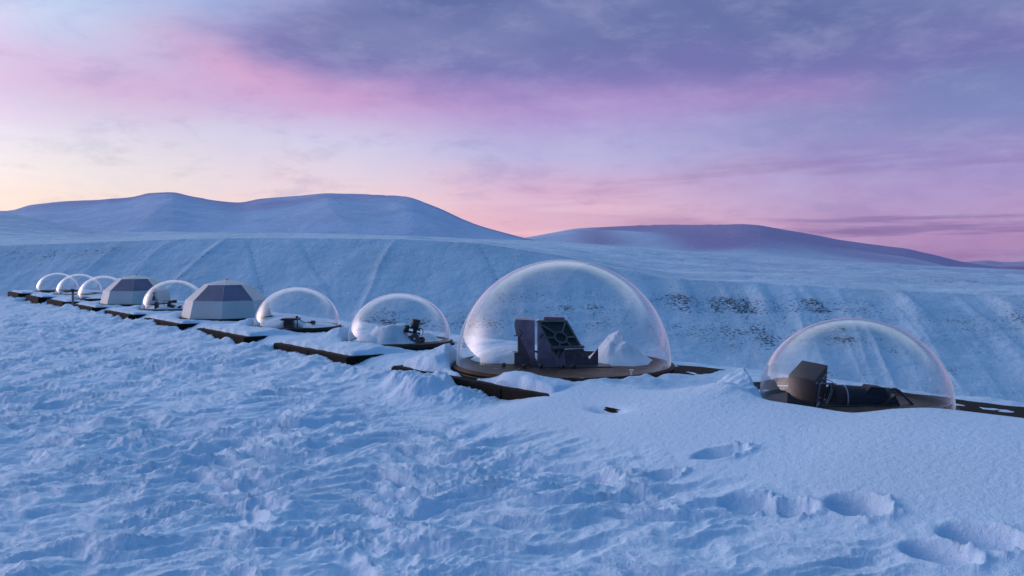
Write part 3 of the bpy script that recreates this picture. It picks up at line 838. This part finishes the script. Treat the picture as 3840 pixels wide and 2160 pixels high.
# grip handles
hb = MB(); 
hb.tube([(mm(495, 405)[0], -.035, mm(495, 405)[1]), (mm(552, 495)[0], -.035, mm(552, 495)[1]), (mm(505, 572)[0], -.035, mm(505, 572)[1])], .006, 8)
hb.build('handle', M_BLACK, e)
hb = MB(); hb.tube([(mm(945, 495)[0], -.075, mm(945, 495)[1]), (mm(900, 575)[0], -.075, mm(900, 575)[1])], .007, 8); hb.build('handle', M_BLACK, e)
# slanted spoked frame: leans away from the viewer as it rises
def lean(v):
    t = (v.z - mm(0, 745)[1])
    return Vector((v.x, v.y + .42 * t, v.z))
fr = MB()
def bar(p, q, w, d0=-.03, d1=.015):
    (x0, z0), (x1, z1) = mm(*p), mm(*q)
    dxx, dzz = x1 - x0, z1 - z0; L = math.hypot(dxx, dzz); nx, nz = -dzz / L * w / 2, dxx / L * w / 2
    fr.prism([(x0 + nx, z0 + nz), (x1 + nx, z1 + nz), (x1 - nx, z1 - nz), (x0 - nx, z0 - nz)], d0, d1, xf=lean)
OUT = [(855, 283), (1415, 272), (1675, 742), (1100, 745)]
bar(OUT[0], OUT[1], .016, -.032, .016); bar(OUT[1], OUT[2], .016, -.031, .015); bar(OUT[3], OUT[0], .022, -.033, .015)
bar((905, 330), (1185, 500), .014); bar((1395, 290), (1330, 480), .014); bar((1040, 590), (1180, 585), .012, -.029, .014); bar((1430, 578), (1560, 572), .012, -.029, .014)
bar((1275, 665), (1275, 742), .016, -.028, .013); bar((1420, 660), (1490, 735), .014, -.027, .013)
c0 = mm(1300, 582)
ring = []
for k in range(40):
    t = 2 * math.pi * k / 40
    for rr, dd in ((1.0, -.034), (.76, -.034), (.76, .016), (1.0, .016)):
        ring.append(lean(Vector((c0[0] + rr * (.062 * math.cos(t) + .010 * math.sin(t)), dd, c0[1] + rr * (.050 * math.sin(t) - .020 * math.cos(t))))))
fs = []
for k in range(40):
    for j in range(4):
        a0 = k * 4 + j; a1 = k * 4 + (j + 1) % 4; b0 = ((k + 1) % 40) * 4 + j; b1 = ((k + 1) % 40) * 4 + (j + 1) % 4
        fs.append((a0, b0, b1, a1))
fr.add(ring, fs)
fr.build('spoked_frame', M_FRAME, e, .0015)
MB().prism(poly([(860, 285), (1412, 278), (1480, 400), (1545, 455), (1560, 520), (1670, 740), (1105, 742)]), .018, .05, xf=lean).build('mirror_cell', M_BLACK, e, .002)
MB().prism(poly([(1085, 742), (1735, 728), (1738, 770), (1090, 795)]), -.075, .03).build('cross_beam', M_FRAME, e, .003)
MB().prism(poly([(985, 198), (1382, 212), (1388, 268), (972, 272), (975, 230)]), .10, .22).build('top_roll', M_PURP, e, .004)
fr = MB()
bar((1125, 800), (1215, 985), .022, -.03, .01); bar((1265, 800), (1215, 985), .018, -.028, .009)
fr.build('strut', M_FRAME, e, .0015)
MB().prism(poly([(1105, 790), (1370, 795), (1370, 1010), (1215, 1010)]), .012, .03).build('rear_web', M_GREY, e, .001)
MB().prism(poly([(1372, 800), (1715, 785), (1835, 985), (1998, 770), (2002, FL), (1372, FL)]), -.055, -.03).build('front_panel', M_GREY, e, .002)
MB().prism(poly([(1560, 795), (1590, 792), (1750, 930), (1735, 945)]), -.062, -.056).build('brace', M_FRAME, e)
# foot flange with bolts
ff = MB().box((.12, -.02, .006), (.62, .26, .012)); ff.build('foot_flange', M_GREY, e, .002)
for px_, py_ in ((1310, 1170), (1520, 1150), (590, 1180), (205, 1170), (905, 1180)):
    xx, _ = mm(px_, py_)
    MB().lathe([(.001, .04), (.014, .038), (.018, .03), (.018, .0), (.001, 0)], 14, (xx, -.20 if px_ != 205 else -.1, 0)).build('knob', M_BLACK, e)
# snow resting on top
pl = pile('snow_pile', D_BIG[0] + mm(880, 280)[0], D_BIG[1] + .08, TOP + .034 + mm(880, 285)[1] - .012, .032, .05, .035, 'tiny snow cap resting on top of the mirror mount', 'heap', 22)
# white latch on the dome's near right rim
lt = MB().lathe([(.001, .02), (.06, .016), (.075, .008), (.075, 0), (.001, 0)], 24)
lo_ = lt.build('rim_clamp', M_WHITE, big); lo_.location = (.80, -.62, -.02)
lt2 = MB().box((0, 0, .03), (.012, .02, .05)).box((0, 0, .06), (.03, .02, .012)).build('rim_latch', M_WHITE, big, .001); lt2.location = (.52, -.80, .01)

# ------------------------------------------------------------------ box-and-tube instrument in the right dome
zr0 = zb + .008
e = empty('spectrometer', (D_RIGHT[0], D_RIGHT[1], zr0))
tag(e, 'black tilted box joined to a dark cylinder with cables under the right dome', 'instrument')
S_ = 559.0
def rr_(zx, zy): return ((zx / 3.68 + 2900 - 3215) / S_, CAM_Z - (zy / 3.68 + 1320 - 977) / S_ - zr0)
A3 = Vector((.139, -.100, -.022)); B3 = Vector((.18, .22, .070)); C3 = Vector((.085, .030, -.24))
# orthogonalise
A3n = A3.normalized(); B3 = (B3 - A3n * B3.dot(A3n)); B3n = B3.normalized(); C3 = C3 - A3n * C3.dot(A3n) - B3n * C3.dot(B3n)
o0 = Vector((rr_(258, 370)[0] - .02, -.06, rr_(258, 370)[1] + .034))
MB().para(o0, A3, B3, C3).build('housing', M_BOX, e, .004)
# face frame for details: the right-hand face (spanned by B3 and C3) at o0 + A3
def fp(b, c, out=0.0): return o0 + A3 + B3 * b + C3 * c + A3n * out
for b, c in ((.10, .12), (.92, .12), (.55, .30), (.45, .72), (.08, .88), (.88, .85)):
    MB().tube([fp(b, c, -.002), fp(b, c, .007)], .005, 8).build('screw', M_WHITE, e)
MB().tube([fp(.22, .20, .01), fp(.30, .22, .012), fp(.27, .30, .012), fp(.12, .80, .012)], .004, 8).build('rigid_tube', M_LCABLE, e)
q0 = fp(.06, .74, .014)
MB().para(q0, B3 * .25, C3 * .13, A3n * .002).build('label_plate', M_WHITE, e)
# cylinder
c0 = Vector((-.14, .03, .035)); c1 = Vector((.25, .03, .012))
rc = .092
ax = (c1 - c0).normalized()
MB().tube([c0, c1], rc, 40).build('barrel', M_BOX, e, .0)
MB().tube([c0 + ax * .075, c0 + ax * .078, c0 + ax * .082, c0 + ax * .085], [rc, rc + .004, rc + .004, rc], 40, False).build('strap', M_LCABLE, e)
px0 = [(.165, .13), (.195, .152), (.255, .149), (.275, .10), (.16, .10)]
xw = [rr_(1285, 545), rr_(1360, 460), rr_(1550, 480), rr_(1582, 560), rr_(1560, 600), rr_(1290, 600)]
MB().prism(xw, -.05, .07).build('junction_box', M_BOX, e, .003)
fl = [rr_(1640, 552), rr_(1655, 600), rr_(1400, 800), rr_(1370, 800), rr_(1390, 775)]
MB().prism(fl, -.105, .12).build('end_flange', M_BLACK, e, .003)
el_ = [rr_(1650, 605), rr_(1690, 625), rr_(1755, 800), rr_(1400, 800)]
MB().prism(el_, -.085, .10).build('end_block', M_BOX, e, .003)
bx, bz = rr_(1535, 785)
MB().tube([(bx, -.09, bz), (bx, -.105, bz)], .016, 16).tube([(bx, -.105, bz), (bx, -.112, bz)], .009, 12).build('bolt', M_LCABLE, e)
def rc3(pts): return [(rr_(a, b)[0], d_, rr_(a, b)[1]) for a, b, d_ in pts]
for nm, mt, rad, pts in (
    ('cable', M_CABLE, .0085, [(1600, 560, .0), (1680, 520, .0), (1790, 545, .0), (1880, 640, -.02), (1960, 730, -.03), (2010, 800, -.04)]),
    ('cable', M_CABLE, .0045, [(1640, 530, .02), (1760, 510, .02), (1850, 575, .01), (1930, 690, .0), (1985, 790, -.03)]),
    ('cable', M_CABLE, .0085, [(1620, 600, .04), (1700, 625, .03), (1760, 690, .02), (1790, 790, .0)]),
    ):
    MB().tube(curve_pts(rc3(pts)), rad, 8).build(nm, mt, e)
for ctrl in ((fp(.33, .24, .006), fp(.55, .30, .05), fp(.62, .50, .06), fp(.42, .80, .05), fp(.25, 1.02, .03)),
             (fp(.48, .16, .006), fp(.66, .28, .055), fp(.72, .52, .065), fp(.52, .82, .055), fp(.33, 1.02, .035)),
             (fp(.55, .20, .006), fp(.70, .10, .02), fp(.85, .12, .03), fp(.92, .20, .006)),
             (fp(.92, .62, .006), fp(.99, .66, .04), fp(1.10, .85, .06), fp(.95, 1.12, .05))):
    MB().tube(curve_pts(ctrl, 10), .0032, 8).build('cable', M_LCABLE, e)
# stand plate
MB().box((.0, .0, .004), (.5, .22, .008)).build('foot_plate', M_BLACK, e, .002)

# ------------------------------------------------------------------ tilted camera in dome A
def dom(d_, s_px, ox, oy, scale, cxpx):
    """drawing coordinates -> local x,z of an instrument in that dome"""
    def f(zx, zy): return ((zx / scale + ox - cxpx) / s_px, CAM_Z - (zy / scale + oy - 977) / s_px - (zb + .008))
    return f
sA = 3000 / D_A[1]; cA = 1920 + 3000 * D_A[0] / D_A[1]
fa = dom(D_A, sA, 1250, 1080, 5.152, cA)
bxm, bzm = fa(1620, 1040)
e = empty('sky_camera', (D_A[0] + bxm, D_A[1] - .10, zb + .008))
tag(e, 'black tilted barrel camera on a round mount beside the volcano-shaped snow pile', 'instrument')
def fa3(zx, zy, d_=0.0):
    a, b = fa(zx, zy); return (a - bxm, d_, b)
MB().tube([fa3(1600, 770), fa3(1622, 668)], .0, 4, False)
MB().tube([fa3(1592, 752), fa3(1600, 700), fa3(1622, 600), fa3(1624, 588)], [.045, .05, .052, .048], 24).build('barrel', M_BLACK, e)
MB().tube([fa3(1600, 745), fa3(1595, 860)], .024, 12).build('neck', M_BLACK, e)
MB().tube([fa3(1425, 840, -.01), fa3(1455, 700, -.01)], [.032, .026], 18).build('side_motor', M_BLACK, e)
MB().tube([fa3(1440, 750), fa3(1560, 760)], .010, 8).tube([fa3(1430, 815), fa3(1580, 850)], .014, 8).tube([fa3(1620, 780), fa3(1700, 800)], .014, 8).tube([fa3(1620, 850), fa3(1700, 870)], .012, 8).build('arm', M_GREY, e)
MB().tube([fa3(1598, 950, -.05), fa3(1598, 950, .0)], .053, 28).build('drive_wheel', M_GREY, e)
MB().tube([fa3(1598, 955, -.06), fa3(1598, 955, -.05)], .012, 14).build('hub', M_WHITE, e)
MB().tube([fa3(1598, 915, -.01), fa3(1598, 915, .02)], .056, 28).build('rim_ring', M_WHITE, e)
MB().tube([fa3(1720, 990, -.01), fa3(1720, 990, .06)], .038, 20).build('drive_wheel', M_BLACK, e)
MB().box((.0, .0, .02), (.10, .08, .05)).build('base_block', M_BLACK, e, .003)
MB().tube(curve_pts([fa3(1660, 765), fa3(1720, 770), fa3(1752, 820), fa3(1735, 885), fa3(1700, 905)]), .005, 6).build('cable', M_CABLE, e)
MB().tube(curve_pts([fa3(1640, 900, -.06), fa3(1690, 950, -.07), fa3(1690, 1020, -.07), fa3(1620, 1070, -.07)]), .002, 6).build('cable', M_LCABLE, e)
MB().tube([fa3(1490, 925, -.02), fa3(1490, 925, .01)], .012, 10).build('knob', M_BLACK, e)

# flat-topped instrument in dome B
sB = 3000 / D_B[1]; cB = 1920 + 3000 * D_B[0] / D_B[1]
fb = dom(D_B, sB, 650, 1020, 3.68, cB)
bxm, bzm = fb(1650, 760)
e = empty('flat_top_instrument', (D_B[0] + bxm, D_B[1] - .16, zb + .008))
tag(e, 'low black instrument with a flat tray top under the dome beside the nearer hut', 'instrument')
def fb3(zx, zy, d_=0.0):
    a, b = fb(zx, zy); return (a - bxm, d_, b)
def fbp(l): return [(fb3(*p)[0], fb3(*p)[2]) for p in l]
MB().prism(fbp([(1540, 640), (1575, 622), (1770, 622), (1775, 650), (1560, 655)]), -.10, .10).build('tray', M_BLACK, e, .003)
MB().prism(fbp([(1585, 655), (1695, 655), (1690, 765), (1580, 765)]), -.06, .06).build('body', M_GREY, e, .004)
rb = MB()
for k in range(4): rb.prism(fbp([(1570, 668 + 24 * k), (1700, 668 + 24 * k), (1700, 678 + 24 * k), (1570, 678 + 24 * k)]), -.066, .066)
rb.build('cooling_fin', M_BLACK, e)
MB().tube([fb3(1745, 622), fb3(1745, 595)], .016, 14).build('knob', M_BLACK, e)
MB().tube([fb3(1752, 650), fb3(1752, 755)], .007, 8).build('leg', M_BLACK, e)
MB().tube(curve_pts([fb3(1770, 640), fb3(1810, 665), fb3(1860, 690), fb3(1910, 672)]), .006, 8).build('cable', M_CABLE, e)
bx2, bz2 = fb(1940, 690)
e = empty('junction_box', (D_B[0] + bx2, D_B[1] - .05, zb + .008))
tag(e, 'small grey box on a short leg, cabled to the flat-topped instrument', 'box')
MB().box((0, 0, bz2 ), (.065, .04, .05)).build('housing', M_GREY, e, .003)
MB().tube([(0, 0, 0), (0, 0, bz2 - .026)], .008, 8).build('leg', M_BLACK, e)

# two instruments in dome C
sC = 3000 / D_C[1]; cC = 1920 + 3000 * D_C[0] / D_C[1]
fc = dom(D_C, sC, 350, 1010, 5.724, cC)
bxm, _ = fc(1450, 840)
e = empty('pole_camera', (D_C[0] + bxm, D_C[1] - .2, zb + .008))
tag(e, 'tall thin black camera on a post, left of the two instruments between the huts', 'instrument')
def fc3(zx, zy, d_=0.0):
    a, b = fc(zx, zy); return (a - bxm, d_, b + .0)
zc = fc(0, 845)[1]
MB().prism([(fc3(1420, 0)[0], .0), (fc3(1490, 0)[0], .0), (fc3(1490, 0)[0], fc(0, 695)[1]), (fc3(1420, 0)[0], fc(0, 695)[1])], -.035, .035).build('body', M_BLACK, e, .003)
MB().prism([(fc3(1360, 640)[0], fc(0, 658)[1]), (fc3(1475, 640)[0], fc(0, 655)[1]), (fc3(1475, 640)[0], fc(0, 636)[1]), (fc3(1370, 640)[0], fc(0, 636)[1])], -.02, .02).build('bracket', M_BLACK, e, .001)
MB().tube([fc3(1445, 655), fc3(1445, 700)], .008, 8).build('post', M_BLACK, e)
MB().tube([fc3(1395, 640), fc3(1395, 600), fc3(1395, 570), fc3(1395, 545), fc3(1395, 520), fc3(1395, 505), fc3(1395, 475)], [.028, .036, .028, .014, .014, .036, .036], 16).build('lens_tube', M_BLACK, e)
MB().tube([fc3(1395, 655), fc3(1395, 720)], .005, 6).build('cable', M_LCABLE, e)
bxm, _ = fc(1720, 850)
e = empty('scanner', (D_C[0] + bxm, D_C[1] - .12, zb + .008))
tag(e, 'black stepped scanner with looped cable, right of the two instruments between the huts', 'instrument')
def cp(l): return [(fc(*p)[0] - bxm, max(0.0, fc(*p)[1])) for p in l]
MB().prism(cp([(1665, 860), (1665, 740), (1700, 690), (1720, 740), (1790, 760), (1800, 800), (1850, 860)]), -.06, .06).build('body', M_BLACK, e, .003)
MB().tube([fc3(1700, 700), fc3(1720, 660)], .020, 10).tube([fc3(1670, 680), fc3(1775, 680)], .018, 12).build('arm', M_BLACK, e)
MB().box(fc3(1800, 682), (.07, .06, .06)).build('head', M_BLACK, e, .003)
MB().tube(curve_pts([fc3(1670, 675), fc3(1590, 665), fc3(1550, 710), fc3(1580, 765), fc3(1660, 790)]), .005, 6).build('cable', M_CABLE, e)
MB().prism(cp([(1830, 870), (1925, 765), (1950, 870)]), -.04, .06).build('end_wedge', M_BLACK, e, .003)

# ------------------------------------------------------------------ post in front of the row
px_, py_ = nu(FACE - .12, -20.95)
PX0 = -.549 * 18.9
e = empty('sensor_post', (PX0, 18.9, .30))
tag(e, 'thin rusty post with a black cap in front of the far platforms', 'post')
MB().tube([(0, 0, 0), (0, 0, .52)], .026, 14).build('pole', M_RUST, e)
MB().tube([(0, 0, .50), (0, 0, .53), (-.012, 0, .555), (-.012, 0, .58)], [.03, .033, .055, .04], 16).build('cap', M_BLACK, e)
